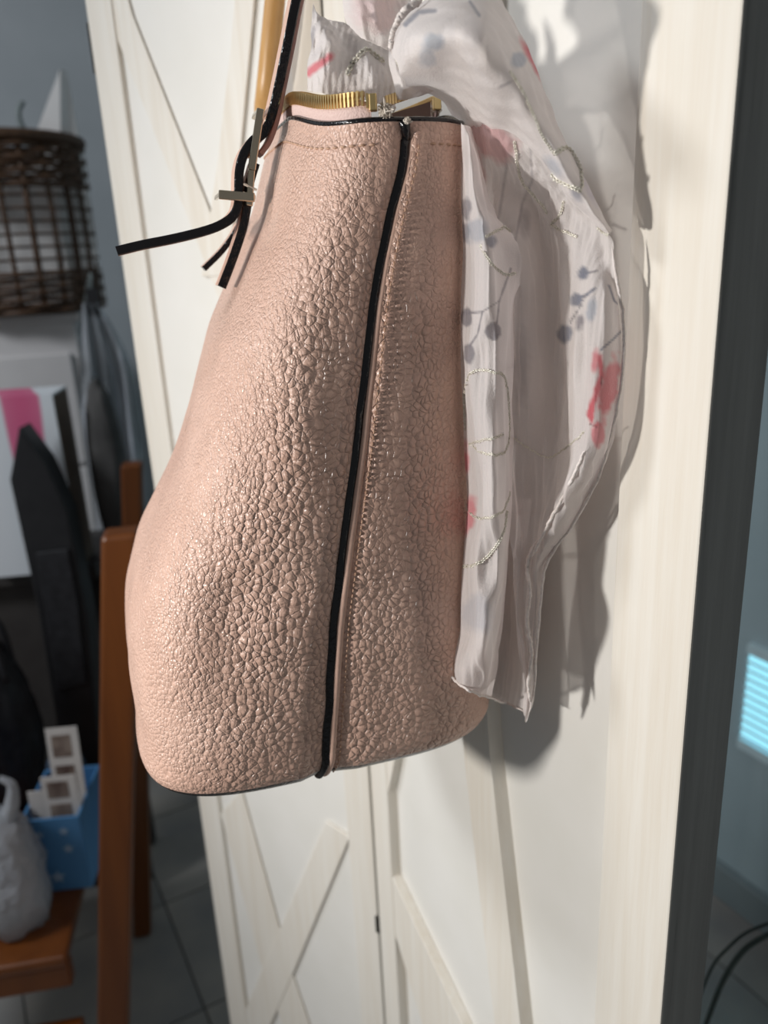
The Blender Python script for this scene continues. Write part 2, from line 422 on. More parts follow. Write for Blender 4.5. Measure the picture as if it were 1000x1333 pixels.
def grain_of(V):
    p = proj(V); g = np.clip((p[:, 0]-XL(p[:, 1])-20)/150, 0, 1)
    g *= np.clip((p[:, 1]-120)/180, 0.25, 1)
    g = np.where(p[:, 0] > np.interp(p[:, 1], [q[1] for q in seam_px], [q[0] for q in seam_px]), np.clip((p[:, 1]-170)/260, 0.12, 1)*np.clip((XR(p[:, 1])-p[:, 0])/90+0.25, 0, 1), g)
    return g
nb = NZ+4
V, Fc = grid(BR[:nb+1, h2:][:, :][:, ::1].copy()) if False else (None, None)
idxL = np.r_[np.arange(h2, NT_), 0]; idxR = np.arange(0, h2+1)
for nm, idx, lab in (('front_panel', idxL, None), ('back_panel', idxR, None)):
    V, Fc = grid(BR[:nb+1][:, idx]); o = mesh(nm, V, Fc, M_leather, bag); attr(o, 'grain', grain_of(V)); normals_out(o)
Pb = list(BR[nb:]); last = BR[-1]; c_ = last.mean(0)
for f in (0.7, 0.35, 0.02): Pb.append(c_+(last-c_)*f)
V, Fc = grid(np.array(Pb), close_v=True); o = mesh('base', V, Fc, M_black, bag); o['label'] = 'black base edge'
# inner lining: drop inside the rim then a floor
rim = BR[0]; rc_ = rim.mean(0); Nr = Nn[0]
Pl = [rim-Nr*0.0005, rim-Nr*0.0035+Z1*0.0005, rim-Nr*0.004-Z1*0.03, rc_+(rim-rc_)*0.5-Z1*0.035, rc_+(rim-rc_)*0.02-Z1*0.035]
V, Fc = grid(np.array(Pl), close_v=True); mesh('lining', V, Fc, M_lining, bag)
# black painted rim edge
def along_rim(sel, off, dz): return rim[sel]+Nr[sel]*off+Z1*dz
full = np.r_[np.arange(NT_), 0]
P = tube_pts(along_rim(np.arange(NT_), -0.001, 0.0006), 0.0014, 8, Z1)
V, Fc = grid(P, close_u=True, close_v=True); mesh('rim_edge', V, Fc, M_black, bag)
# seam: black painted fin and pink lip with stitches
seam = BR[:, 0]+Nn[:, 0]*0.0; 
seam_l = seam[:NZ+11]
nS = Nn[:NZ+11, 0]; tS = np.cross(Z1, nS)
side = np.sign((tS @ bb).mean()); tS = tS*side
wid = 0.0014+0.0010*np.clip(1-np.linspace(0, 1, len(seam_l))*2.2, 0, 1)
fin = tube_pts(seam_l+nS*0.0010-tS*0.0009, wid, 12, Z1, ry=np.full(len(seam_l), 0.0030))
V, Fc = grid(fin, close_v=True); o = mesh('seam_edge', V, Fc, M_black, bag); o['label'] = 'glossy black painted seam edge'
lip = tube_pts(seam_l[4:]+nS[4:]*0.0012+tS[4:]*0.0028, 0.0022, 12, Z1)
V, Fc = grid(lip, close_v=True); mesh('seam_lip', V, Fc, M_smooth, bag)
def stitches(name, path, nrm, ln, gap, r):
    d = np.r_[0, np.cumsum(np.linalg.norm(np.diff(path, axis=0), axis=1))]; acc = Acc(); s = 0.002
    while s+ln < d[-1]:
        q = np.linspace(s, s+ln, 5); c = np.stack([np.interp(q, d, path[:, k]) for k in range(3)], 1)
        nn = np.stack([np.interp(q, d, nrm[:, k]) for k in range(3)], 1)
        c = c+nn*(np.array([-0.4, 0.5, 0.8, 0.5, -0.4])[:, None]*r)
        P = tube_pts(c, np.array([0.35, 0.9, 1, 0.9, 0.35])*r, 6, nn[2]); V, Fc = grid(P, close_v=True); acc.add(V, Fc)
        s += ln+gap
    o = acc.build(name, M_stitch, bag); o['kind'] = 'stuff'; return o
def surf_at(dist):        # path on the right panel at arc distance dist from the seam
    out = []; nr = []
    for i in range(6, NZ+9):
        row = BR[i, :40]; d = np.r_[0, np.cumsum(np.linalg.norm(np.diff(row, axis=0), axis=1))]
        out.append([np.interp(dist, d, row[:, k]) for k in range(3)]); j = int(np.argmin(abs(d-dist))); nr.append(Nn[i, j])
    return np.array(out), np.array(nr)
pp, nn_ = surf_at(0.0075); stitches('seam_stitching', pp+nn_*0.0005, nn_, 0.0022, 0.0011, 0.00052)
row_s = BR[7]; selL = np.r_[np.arange(int(NT_*0.68), NT_-5)]; selR = np.arange(5, int(NT_*0.30))
stitches('rim_stitching', row_s[selL], Nn[7][selL], 0.0036, 0.0014, 0.0006)
stitches('rim_stitching', row_s[selR], Nn[7][selR], 0.0036, 0.0014, 0.0006)
# zipper: tape, teeth, end stops, frayed ends on both sides of the open mouth
def zipper(sel, tape_h, start=0.85):
    pr = rim[sel]-Nr[sel]*0.0025; nr = Nr[sel]
    d = np.r_[0, np.cumsum(np.linalg.norm(np.diff(pr, axis=0), axis=1))]
    lift = tape_h*np.clip(start+d/0.02, 0, 1)
    P = np.stack([pr-Z1*0.004, pr+Z1*(lift*0.5)[:, None]+nr*0.0004, pr+Z1*lift[:, None]], 1)
    P2 = P-nr[:, None]*0.0011
    Q = np.concatenate([P, P2[:, ::-1]], 1); V, Fc = grid(Q, close_v=True); o = mesh('zipper_tape', V, Fc, M_tape, bag)
    top = P[:, 2]; acc = Acc(); s = 0.0015; step = 0.0023
    while s < d[-1]-0.001:
        c = np.array([np.interp(s, d, top[:, k]) for k in range(3)]); nv = np.array([np.interp(s, d, nr[:, k]) for k in range(3)]); nv /= np.linalg.norm(nv)
        tv = np.cross(Z1, nv)
        for (w, hh, dep, z0, nf) in ((0.0010, 0.0044, 0.0028, -0.0026, 0), (0.00125, 0.0022, 0.0038, 0.0016, -0.0006)):
            V, Fc = box8(c-tv*w/2-nv*(dep/2-nf)+Z1*z0, tv*w, nv*dep, Z1*hh); acc.add(V, Fc)
        s += step
    o = acc.build('zipper_teeth', M_gold, bag, False); o['kind'] = 'stuff'; o['label'] = 'gold zipper teeth'
    c = top[0]; nv = nr[0]; tv = np.cross(Z1, nv)
    return c, nv, tv
def fray(c, n, r, down):
    acc = Acc()
    for i in range(n):
        a = np.random.normal(size=3); a /= np.linalg.norm(a)
        p0 = c+np.random.normal(size=3)*r*0.25; p3 = c+a*r+Z1*down; mid = (p0+p3)/2+np.random.normal(size=3)*r*0.4
        P = tube_pts(catmull([p0, mid, p3], 7), 0.00032, 5); V, Fc = grid(P, close_v=True); acc.add(V, Fc)
    o = acc.build('frayed_end', M_fray, bag); o['kind'] = 'stuff'
fray(bagp(530, 157, us(157)-0.0035), 26, 0.0016, 0.0)
pix_rim = proj(rim)
tl = int(np.argmin(np.where(sa < 0, abs(pix_rim[:, 0]-484), 1e9)))
selA = np.arange(tl, int(NT_*0.52), -1)
c, nv, tv = zipper(selA, 0.0100, 0.80)
sg = np.sign((proj(c+tv*0.001)-proj(c))[0])
o = box('zipper_stop', c-tv*0.0019+tv*sg*0.0012-nv*0.0022-Z1*0.0034, tv*0.0038, nv*0.0062, Z1*0.0074, M_gold, bag, 0.0006)
fray(c+tv*sg*0.0072-Z1*0.003, 80, 0.0036, -0.001)
tr = int(np.argmin(np.where((sa > 0) & (sa < NT_*0.3), abs(pix_rim[:, 0]-574), 1e9)))
selB = np.arange(tr, int(NT_*0.45))
c, nv, tv = zipper(selB, 0.0092, 0.95)
sg = np.sign((proj(c+tv*0.001)-proj(c))[0])
box('zipper_stop', c-tv*0.0017-tv*sg*0.0002-nv*0.0024-Z1*0.0034, tv*0.0034, nv*0.0048, Z1*0.0068, M_gold, bag, 0.0006)
fray(c-tv*sg*0.005-Z1*0.002, 90, 0.0036, -0.001)
# inner zipper row seen through the open end (folded inwards)
acc = Acc()
for i in range(15):
    f = i/14.; p = bagp(505+52*f, 138-18*f, 0.398+0.004*f); V, Fc = box8(p-bb*0.0007, bb*0.0011, ba*0.003, Z1*0.0048); acc.add(V, Fc)
o = acc.build('zipper_teeth', M_gold, bag, False); o['kind'] = 'stuff'
Pq = np.array([[bagp(500+60*f, 142-18*f, 0.404+0.004*f)+Z1*dz for dz in (-0.016, -0.003)] for f in np.linspace(0, 1, 8)])
V, Fc = grid(Pq); mesh('zipper_tape', V, Fc, M_lining, bag)  # dark sheet standing in for the shaded gap below the teeth

# straps: leather ribbons, black paint on their edges
M_strapin = plain('strap_backing', (0.40, 0.24, 0.22), (0.46, 0.29, 0.26), 200, 0.6)
def ribbon(name, px, u0, width, th, parent=bag, n=60):
    c = catmull([bagp(x, y, u0+du) for x, y, du in [(q+(0,))[:3] for q in px]], n)
    T = np.gradient(c, axis=0); T /= np.linalg.norm(T, axis=1)[:, None]; N = np.cross(T, ba); N /= np.linalg.norm(N, axis=1)[:, None]
    b = 0.0006
    prof = [(-th/2, b), (-th/2+b, 0), (th/2-b, 0), (th/2, b), (th/2, width-b), (th/2-b, width), (-th/2+b, width), (-th/2, width-b)]
    P = np.stack([c+N*a+ba*w for a, w in prof], 1); V, Fc = grid(P, close_v=True); k = len(prof)
    fm = [(0 if (j % k) in (3, 7) else 1) for i in range(n-1) for j in range(k)]
    Fc = Fc+[tuple(range(k)), tuple((n-1)*k+i for i in range(k))][:2]; fm += [1, 1]
    o = mesh(name, V, Fc, [M_smooth, M_black], parent, False, fm); normals_out(o); return o
US = 0.468
ribbon('strap', [(500, -520, 0.10), (450, -260, 0.05), (398, -50), (386, 0), (375, 55), (363, 112), (354, 150), (344, 172), (330, 183), (318, 200), (312, 222), (311, 250), (310, 268), (302, 283), (285, 294), (262, 302), (225, 311), (185, 319), (152, 327)], US, 0.017, 0.0052, n=120)
ribbon('strap_tab', [(333, 212), (325, 240), (322, 268), (316, 298), (304, 335), (289, 374)], US+0.001, 0.017, 0.0050)
ribbon('strap_tail', [(312, 292), (303, 308), (288, 328), (266, 350)], US+0.055, 0.014, 0.0036)
ribbon('strap_backing', [(402, -40), (391, 8), (381, 60), (369, 118), (362, 152), (352, 182), (340, 200)], US+0.004, 0.014, 0.0030).data.materials[1] = M_strapin
# buckle frame and keeper loop
def bar(name, p, q, w, d, parent, mt=M_buckle, ud=0.0):
    p = np.asarray(p); q = np.asarray(q); t = q-p; L = np.linalg.norm(t); t /= L; N = np.cross(t, ba); N /= np.linalg.norm(N)
    return box(name, p-N*w/2, t*L, N*w, ba*d, mt, parent, 0.0006)
bk = empty('buckle', bagp(335, 230, US-0.003)); bk.parent = bag; bk.location = bagp(335, 230, US-0.003)-np.array(bag.location)
for uu in (US-0.004, US+0.019):
    bar('bar', bagp(340, 141, uu), bagp(328, 221, uu), 0.0044, 0.0026, bk); bar('bar', bagp(328, 221, uu), bagp(325, 268, uu), 0.0038, 0.0026, bk)
bar('bar', bagp(340.3, 141, US-0.002), bagp(339.0, 148, US-0.002), 0.0040, 0.022, bk)
bar('bar', bagp(326.0, 262, US-0.002), bagp(325, 268, US-0.002), 0.0036, 0.022, bk)
bar('prong', bagp(334, 190, US+0.007), bagp(322, 205, US+0.007), 0.002, 0.002, bk)
kp = empty('keeper_loop', bagp(310, 255, US)); kp.parent = bag; kp.location = bagp(310, 255, US)-np.array(bag.location)
for uu in (US-0.0055, US+0.0195): bar('bar', bagp(285, 253, uu), bagp(332, 257, uu), 0.0050, 0.002, kp)
bar('bar', bagp(287, 250, US-0.004), bagp(286.5, 257, US-0.004), 0.0018, 0.024, kp)
bar('bar', bagp(331, 253, US-0.004), bagp(330.5, 260, US-0.004), 0.0018, 0.024, kp)
acc = Acc()
for i in range(16):
    p = bagp(319+i*0.9, 240+i*0.45, US-0.0035); V, Fc = grid(tube_pts(catmull([p-bb*0.0008+Z1*0.0002, p, p+bb*0.0008-Z1*0.0002], 4), 0.0006, 6), close_v=True); acc.add(V, Fc)
o = acc.build('thread_knot', M_fray, bag); o['kind'] = 'stuff'
# hook that carries the strap, above the picture
top = bagp(500, -520, US+0.10)
hk = empty('coat_hook', (DX, top[1]+0.008, top[2]), 'dark coat hook on the door that carries the bag strap', 'hook')
tube('arm', catmull([(DX-0.002, top[1]+0.008, top[2]-0.01), (DX-0.03, top[1]+0.008, top[2]-0.012), (top[0]-0.01, top[1]+0.008, top[2]-0.006), (top[0]-0.022, top[1]+0.008, top[2]+0.02)], 24), 0.0045, M_dark, hk)
box('plate', (DX-0.004, top[1]-0.01, top[2]-0.04), (0.004, 0, 0), (0, 0.036, 0), (0, 0, 0.06), M_dark, hk, 0.001)

# ================================================================ SCARF
M_scarf = bpy.data.materials.new('sheer_printed_chiffon'); M_scarf.use_nodes = True
n = NT(M_scarf); nt = M_scarf.node_tree
b = n.b; b.inputs['Roughness'].default_value = 0.55; b.inputs['Sheen Weight'].default_value = 0.25
at = n.new('ShaderNodeAttribute', attribute_name='print'); n.link(at.outputs['Color'], b.inputs['Base Color'])
trl = n.new('ShaderNodeBsdfTranslucent'); n.link(at.outputs['Color'], trl.inputs[0])
trp = n.new('ShaderNodeBsdfTransparent'); trp.inputs[0].default_value = (0.95, 0.92, 0.91, 1)
wv = n.coords((1, 1, 1)); wf, _ = n.noise(wv, 1300, 1); n.bump(wf, 0.0006, 0.7)
m1 = n.new('ShaderNodeMixShader'); m1.inputs[0].default_value = 0.36; n.link(b.outputs[0], m1.inputs[1]); n.link(trl.outputs[0], m1.inputs[2])
m2 = n.new('ShaderNodeMixShader'); n.link(m1.outputs[0], m2.inputs[1]); n.link(trp.outputs[0], m2.inputs[2])
lw = n.new('ShaderNodeLayerWeight'); lw.inputs[0].default_value = 0.35
n.link(n.math('MULTIPLY_ADD', n.math('SUBTRACT', 1.0, lw.outputs['Facing']), 0.24, n.math('MULTIPLY', at.outputs['Alpha'], 0.06)), m2.inputs[0])
n.link(m2.outputs[0], n.n['Material Output'].inputs[0])

BASEC = np.array([0.87, 0.815, 0.80])
PINK = (0.80, 0.20, 0.24); RED = (0.72, 0.10, 0.14); BLUE = (0.42, 0.47, 0.56); GREY = (0.30, 0.28, 0.31); SLATE = (0.22, 0.24, 0.31); ROSE = (0.70, 0.36, 0.37); PEACH = (0.78, 0.50, 0.40)
scarf = empty('scarf', bagp(600, 300, 0.40), 'sheer white floral scarf with pink flowers tucked into the bag and hanging down', 'scarf')
PATCH = {}
def seg_d(P, a, b):
    a = np.array(a, float); b = np.array(b, float); ab = b-a; t = np.clip(((P-a) @ ab)/(ab @ ab+1e-9), 0, 1)
    return np.linalg.norm(P-(a+t[:, None]*ab), axis=1)
def patch(key, rows, nu, nv, prints=(), wr=0.0012, wf=160, seed=1, use_door=True, alpha=1.0, stretch=1.0):
    R = [np.array([(door(x, y, h) if use_door else bagp(x, y, h)) for x, y, h in r]) for r in rows]
    R = np.array([catmull(r, nv) for r in R])
    G = np.stack([catmull(R[:, j], nu) for j in range(nv)], 1)
    if wr: G = G+(-X1 if use_door else -ba)*(vnoise(G*np.array([1, 1, stretch]), wf, seed)*wr+vnoise(G*np.array([1, 1, 0.35*stretch]), wf*2.3, seed+9)*wr*0.45)[..., None]
    G = G+bb*(vnoise(G*np.array([1, 1, 0.6]), 75, seed+31)*0.0018*(1 if use_door else 0.6))[..., None]
    px = proj(G.reshape(-1, 3)); col = np.tile(BASEC, (len(px), 1)); 
    col = col*(1+0.02*vnoise(G, 60, seed+3).reshape(-1, 1))
    for kind, c, geo, soft, al in prints:
        c = np.array(c)
        if kind == 'e':
            cx, cy, rx, ry, rot = geo; a = math.radians(rot); d = px-np.array([cx, cy]); q = np.stack([d[:, 0]*math.cos(a)+d[:, 1]*math.sin(a), -d[:, 0]*math.sin(a)+d[:, 1]*math.cos(a)], 1)/np.array([rx, ry])
            dist = (np.linalg.norm(q, axis=1)-1)*min(rx, ry)
        else:
            w, pts = geo; dist = np.min([seg_d(px, pts[i], pts[i+1]) for i in range(len(pts)-1)], axis=0)-w
        szp = min(geo[2], geo[3]) if kind == 'e' else geo[0]
        Q_ = np.c_[px, px[:, :1]*0]; dist = dist+vnoise(Q_, 0.16, 11+int(c[0]*97))*(0.6+0.32*szp)+vnoise(Q_, 0.45, 17)*(0.4+0.14*szp)
        mk = np.clip(0.5-dist/(1.3*soft), 0, 1)*min(1.0, al*1.12)
        col = col*(1-mk[:, None])+c*mk[:, None]
    V, Fc = grid(G); o = mesh('cloth', V, Fc, M_scarf, scarf)
    ca = o.data.color_attributes.new('print', 'FLOAT_COLOR', 'POINT')
    ca.data.foreach_set('color', np.c_[col, np.full(len(col), alpha)].astype(np.float32).ravel())
    PATCH[key] = (G.reshape(-1, 3), px); return o
E = lambda c, cx, cy, rx, ry, rot=0, soft=3, al=0.9: ('e', c, (cx, cy, rx, ry, rot), soft, al)
S = lambda c, w, pts, soft=1.5, al=0.85: ('s', c, (w, pts), soft, al)
# middle hanging panel (behind), with the lit right-hand fold and the lower tail
patch('mid', [
    [(606, 160, .040), (640, 160, .045), (690, 188, .040), (738, 246, .030), (792, 300, .017)],
    [(622, 230, .040), (655, 235, .034), (700, 250, .022), (748, 275, .016), (796, 318, .018)],
    [(640, 310, .040), (676, 310, .036), (712, 320, .014), (766, 335, .020), (801, 352, .016)],
    [(650, 400, .040), (682, 400, .036), (722, 400, .013), (777, 392, .026), (809, 398, .012)],
    [(655, 500, .040), (686, 500, .034), (727, 500, .013), (770, 490, .028), (811, 480, .011)],
    [(655, 590, .038), (682, 600, .030), (722, 598, .018), (765, 590, .028), (792, 585, .012)],
    [(660, 680, .036), (676, 690, .030), (700, 690, .024), (722, 684, .028), (748, 682, .014)],
    [(668, 730, .034), (678, 738, .031), (687, 740, .026), (697, 740, .028), (709, 735, .020)],
    [(669, 780, .034), (677, 783, .032), (686, 784, .027), (695, 786, .029), (703, 785, .024)],
    [(679, 850, .032), (684, 850, .034), (690, 850, .028), (694, 850, .031), (698, 850, .027)],
    [(683, 890, .032), (687, 892, .034), (691, 892, .029), (695, 892, .031), (698, 890, .028)],
    [(680, 925, .032), (682, 935, .033), (684, 941, .030), (686, 938, .031), (690, 925, .029)]], 420, 130,
    [S(GREY, 1.6, [(778, 352), (757, 358)]), E(SLATE, 760, 356, 7, 9, 20), S(SLATE, 1.4, [(775, 375), (762, 385), (750, 388)]), E(SLATE, 750, 391, 7, 8),
     S(GREY, 1.3, [(762, 385), (752, 405), (742, 420)]), E(GREY, 755, 420, 5, 11, 10), E(SLATE, 735, 434, 9, 11, 10),
     E(BLUE, 770, 405, 6, 14, 10, 3, .7), S(SLATE, 1.1, [(793, 372), (800, 392), (808, 398)]), S(SLATE, 1.2, [(783, 455), (797, 443), (808, 432)]),
     E(PINK, 775, 470, 5, 14, 5, 3, .75), S(RED, 4, [(781, 465), (783, 490), (776, 515), (768, 540), (776, 553)], 3, .85), E(PINK, 793, 505, 11, 40, 12, 4, .85), E(PINK, 779, 565, 9, 17, 10, 3, .75), E((.85, .8, .78), 777, 542, 3, 11, 25, 2, .9),
     S((.30, .05, .07), 1.2, [(783, 490), (783, 500)]), S((.35, .12, .14), 1.2, [(768, 552), (777, 556)]),
     S(GREY, 1.4, [(690, 180), (693, 235), (680, 265), (668, 330)], 2, .5), S(GREY, 1.2, [(655, 190), (660, 215), (650, 280), (645, 290)], 2, .5),
     E(ROSE, 640, 185, 40, 22, 20, 8, .7), E(ROSE, 615, 215, 14, 40, -15, 8, .6), E(GREY, 683, 290, 6, 14, 0, 5, .45),
     E(GREY, 680, 480, 10, 40, 0, 8, .3)], 0.0036, 380, 4, True, 1.3, 0.13)
# dark cloth that joins the strip and the tail near the hem
patch('back', [
    [(640, 640, .018), (662, 645, .016), (690, 650, .015)], [(640, 740, .020), (660, 745, .016), (682, 745, .016)],
    [(636, 830, .022), (658, 835, .016), (686, 840, .018)], [(632, 895, .026), (655, 900, .018), (688, 895, .020)],
    [(634, 906, .028), (655, 914, .020), (684, 926, .022)]], 80, 40, [], 0.002, 380, 6, True, 1.0, 0.2)
# left hanging strip
patch('strip', [
    [(600, 160, .052), (603, 162, .056), (606, 163, .056), (609, 164, .052), (613, 168, .046)],
    [(600, 205, .050), (606, 205, .058), (612, 205, .060), (618, 206, .054), (625, 208, .042)],
    [(599, 265, .050), (608, 265, .058), (618, 265, .062), (628, 268, .054), (642, 272, .040)],
    [(599, 325, .050), (614, 326, .057), (632, 328, .063), (652, 330, .050), (678, 332, .040)],
    [(599, 400, .050), (616, 400, .058), (634, 400, .064), (656, 400, .052), (673, 400, .036)],
    [(601, 470, .050), (614, 470, .060), (630, 470, .060), (652, 470, .056), (670, 470, .036)],
    [(604, 560, .050), (622, 560, .062), (640, 560, .064), (656, 560, .052), (668, 560, .036)],
    [(604, 650, .052), (620, 650, .058), (642, 650, .066), (656, 650, .054), (665, 650, .036)],
    [(601, 740, .056), (616, 740, .066), (632, 740, .062), (650, 740, .058), (661, 740, .038)],
    [(597, 815, .062), (610, 817, .066), (628, 820, .072), (644, 820, .056), (654, 820, .038)],
    [(588, 866, .068), (602, 872, .074), (620, 878, .070), (634, 880, .062), (645, 876, .042)],
    [(589, 882, .068), (602, 893, .073), (617, 901, .068), (630, 907, .058), (640, 908, .046)]], 360, 90,
    [E(GREY, 607, 272, 8, 14, 0, 3, .75), E(GREY, 605, 303, 7, 13, 0, 3, .7), E(BLUE, 620, 300, 14, 16, 20, 5, .5), E(SLATE, 640, 315, 7, 8, 0, 3, .7),
     S(GREY, 1.2, [(665, 350), (650, 392), (628, 406), (606, 408)]), S(GREY, 1.2, [(650, 392), (647, 420)]), S(GREY, 1.2, [(628, 406), (622, 435), (612, 450)]),
     E(GREY, 607, 414, 7, 11, 0, 2, .8), E(GREY, 642, 432, 11, 12, 0, 2, .8), E(GREY, 611, 461, 7, 12, 0, 2, .8),
     E(PINK, 606, 600, 4, 22, 0, 3, .8), E(PINK, 607, 672, 11, 28, 15, 4, .7), E(BLUE, 618, 800, 20, 24, 0, 8, .35)], 0.0020, 400, 8, True, 0.5, 0.13)
# shoulder: the wide fold that spills from the bag mouth over to the pinch
patch('shoulder', [
    [(512, 62, .086), (514, 78, .090), (518, 96, .090), (526, 112, .080)],
    [(524, 28, .082), (540, 52, .098), (552, 92, .086), (572, 128, .046)],
    [(566, -12, .068), (580, 40, .092), (588, 95, .074), (594, 152, .036)],
    [(628, -22, .052), (628, 45, .084), (624, 105, .074), (618, 166, .038)],
    [(668, 20, .044), (656, 75, .072), (648, 125, .068), (640, 168, .044)],
    [(692, 78, .040), (680, 112, .062), (670, 146, .059), (662, 170, .044)],
    [(712, 130, .035), (702, 158, .052), (692, 178, .050), (686, 190, .041)],
    [(738, 190, .030), (728, 208, .044), (718, 220, .042), (712, 222, .036)],
    [(764, 240, .025), (756, 256, .036), (748, 262, .034), (740, 260, .030)],
    [(784, 278, .020), (779, 286, .029), (773, 288, .028), (766, 286, .025)],
    [(797, 300, .018), (794, 304, .023), (791, 305, .023), (786, 302, .020)]], 330, 150,
    [E(BLUE, 566, 55, 16, 12, -20, 6, .75), E(BLUE, 556, 75, 12, 12, 0, 6, .5), S(SLATE, 3, [(528, 32), (545, 16), (566, 14)], 2.5, .7), E(BLUE, 676, 78, 10, 9, -30, 4, .7), E(GREY, 658, 110, 9, 2, -25, 2, .5),
     E(RED, 697, 82, 5, 30, -28, 4, .75), E(PINK, 686, 66, 4, 12, -30, 3, .6), S(SLATE, 2, [(612, 2), (624, 20)], 2, .6), E(BLUE, 722, 218, 16, 7, 50, 5, .55), E(SLATE, 750, 252, 12, 6, 55, 4, .6), E((.62, .58, .68), 770, 250, 7, 22, -25, 5, .5)], 0.0022, 190, 12, True, -1.0)
# rolled hem along the left border of the shoulder and hem roll below the knot
def hem(px, h, r, use=door, seed=0):
    c = catmull([use(x, y, h_) for x, y, h_ in px], 60); rr = r*(1+0.35*vnoise(c, 260, seed))*np.clip(np.sin(np.linspace(0.02, math.pi-0.02, 60))*4, 0.1, 1)
    o = tube('hem', c+np.random.normal(size=c.shape)*0.0002, rr, M_scarfhem, scarf, 8); return o
M_scarfhem = plain('scarf_hem', (0.68, 0.60, 0.56), (0.80, 0.74, 0.71), 500, 0.7, 0, 0.0008)
hem([(508, 66, .090), (512, 40, .090), (526, 16, .086), (552, -4, .076)], 0, 0.0017, seed=3)
hem([(796, 318, .019), (803, 362, .018), (811, 410, .0135), (812, 470, .0125), (800, 545, .0135), (778, 622, .014), (745, 684, .016), (712, 732, .021), (704, 782, .026), (698, 850, .029), (694, 905, .030), (687, 936, .031)], 0, 0.0009, seed=4)
hem([(590, 850, .067), (587, 868, .069), (590, 883, .069), (603, 894, .074), (618, 902, .069), (640, 909, .047), (650, 913, .030), (662, 916, .022), (684, 928, .024)], 0, 0.0008, seed=5)
hem([(700, 700, .026), (686, 735, .030), (690, 770, .032), (686, 810, .033), (692, 850, .034), (688, 890, .035), (692, 920, .034)], 0, 0.0011, seed=6)
hem([(762, 585, .030), (742, 630, .030), (715, 680, .030), (692, 725, .032)], 0, 0.0009, seed=7)
# bunched cloth in the bag mouth (depth measured along the bag)
patch('bunch_left', [
    [(408, 4, .430), (418, 22, .424), (445, 30, .432), (478, 52, .430), (512, 66, .424)],
    [(405, 35, .424), (424, 40, .412), (450, 55, .420), (480, 66, .412), (512, 84, .416)],
    [(406, 62, .420), (428, 66, .408), (455, 76, .412), (485, 84, .404), (512, 100, .410)],
    [(401, 85, .420), (424, 92, .408), (456, 98, .408), (488, 108, .404), (515, 118, .408)],
    [(400, 118, .422), (424, 122, .412), (456, 126, .412), (488, 134, .408), (518, 140, .410)]], 110, 120,
    [S(PINK, 5, [(402, 96), (415, 84), (430, 74)], 4, .85), E(GREY, 406, 50, 3, 14, 8, 2, .6)], 0.0036, 270, 21, False, -2.5)
patch('bunch_back', [
    [(446, -30, .455), (470, -34, .446), (500, -34, .446), (535, -30, .455)], [(448, 15, .452), (470, 10, .436), (500, 10, .436), (535, 15, .450)],
    [(455, 45, .452), (476, 46, .436), (503, 50, .436), (535, 55, .450)], [(470, 90, .455), (490, 95, .445), (510, 98, .445), (535, 100, .455)]], 90, 80,
    [E(ROSE, 490, 10, 34, 30, 0, 12, .35)], 0.0030, 340, 23, False, -2.5)
patch('flap', [
    [(504, 58, .402), (520, 66, .397), (540, 86, .397), (574, 94, .402)], [(506, 82, .399), (522, 90, .393), (545, 104, .393), (576, 112, .399)],
    [(512, 106, .398), (524, 112, .392), (540, 116, .393), (562, 120, .398)], [(516, 130, .400), (526, 130, .396), (538, 128, .397), (552, 124, .401)]], 70, 80,
    [E(PEACH, 524, 66, 12, 20, -10, 5, .5), E(ROSE, 558, 90, 14, 5, 40, 4, .5)], 0.0016, 380, 27, False, -1.5)
# embroidery: chain stitched silver threads lying on the cloth
M_thread = plain('silver_gold_thread', (0.60, 0.56, 0.46), (0.85, 0.82, 0.74), 700, 0.35, 0.25)
def embroider(key, pts, step=3.6, w=0.00058, close=False):
    P3, P2 = PATCH[key]; c = catmull(np.array(pts, float), 200); d = np.r_[0, np.cumsum(np.linalg.norm(np.diff(c, axis=0), axis=1))]
    m_ = max(3, int(d[-1]/step)); q = np.linspace(0, d[-1], m_+1); c = np.stack([np.interp(q, d, c[:, k]) for k in range(2)], 1)
    W3 = np.array([P3[np.argmin(((P2-x)**2).sum(1))] for x in c]); to = cam_c-W3; to /= np.linalg.norm(to, axis=1)[:, None]
    W3 = W3+to*0.0007; acc = Acc()
    for i in range(m_):
        p, r = W3[i], W3[i+1]; t = r-p
        sd = np.cross(t, to[i]); sd = sd/(np.linalg.norm(sd)+1e-12)*w*0.9
        for sgn in (-1, 1):
            k = catmull([p, (p+r)/2+sd*sgn+to[i]*0.0003, r+t*0.10], 5)
            V, Fc = grid(tube_pts(k, np.array([.5, .95, 1, .95, .5])*w*0.62, 5), close_v=True); acc.add(V, Fc)
    o = acc.build('embroidery', M_thread, scarf); o['kind'] = 'stuff'; return o
embroider('strip', [(606, 560), (604, 520), (610, 490), (624, 482), (640, 484), (654, 487), (660, 505), (663, 540), (662, 575), (655, 590), (640, 592), (622, 586), (611, 576)])
embroider('strip', [(611, 578), (625, 574), (642, 570), (656, 566)])
embroider('strip', [(604, 655), (612, 668), (628, 675), (645, 672), (658, 660), (664, 640)])
embroider('strip', [(602, 738), (618, 735), (634, 726), (647, 710), (656, 690), (660, 665)], w=0.0008)
embroider('strip', [(625, 318), (636, 338), (648, 352), (660, 358), (672, 356)])
embroider('strip', [(632, 308), (648, 300), (662, 292), (676, 288)])
embroider('mid', [(670, 184), (674, 215), (680, 238), (692, 252), (704, 266), (712, 278)])
embroider('mid', [(734, 262), (728, 282), (718, 292), (736, 302), (752, 308)])
embroider('mid', [(668, 570), (690, 585), (715, 595), (740, 580), (760, 563)], w=0.0004)
embroider('shoulder', [(664, 92), (680, 118), (694, 148), (706, 176), (722, 202)], w=0.0005)
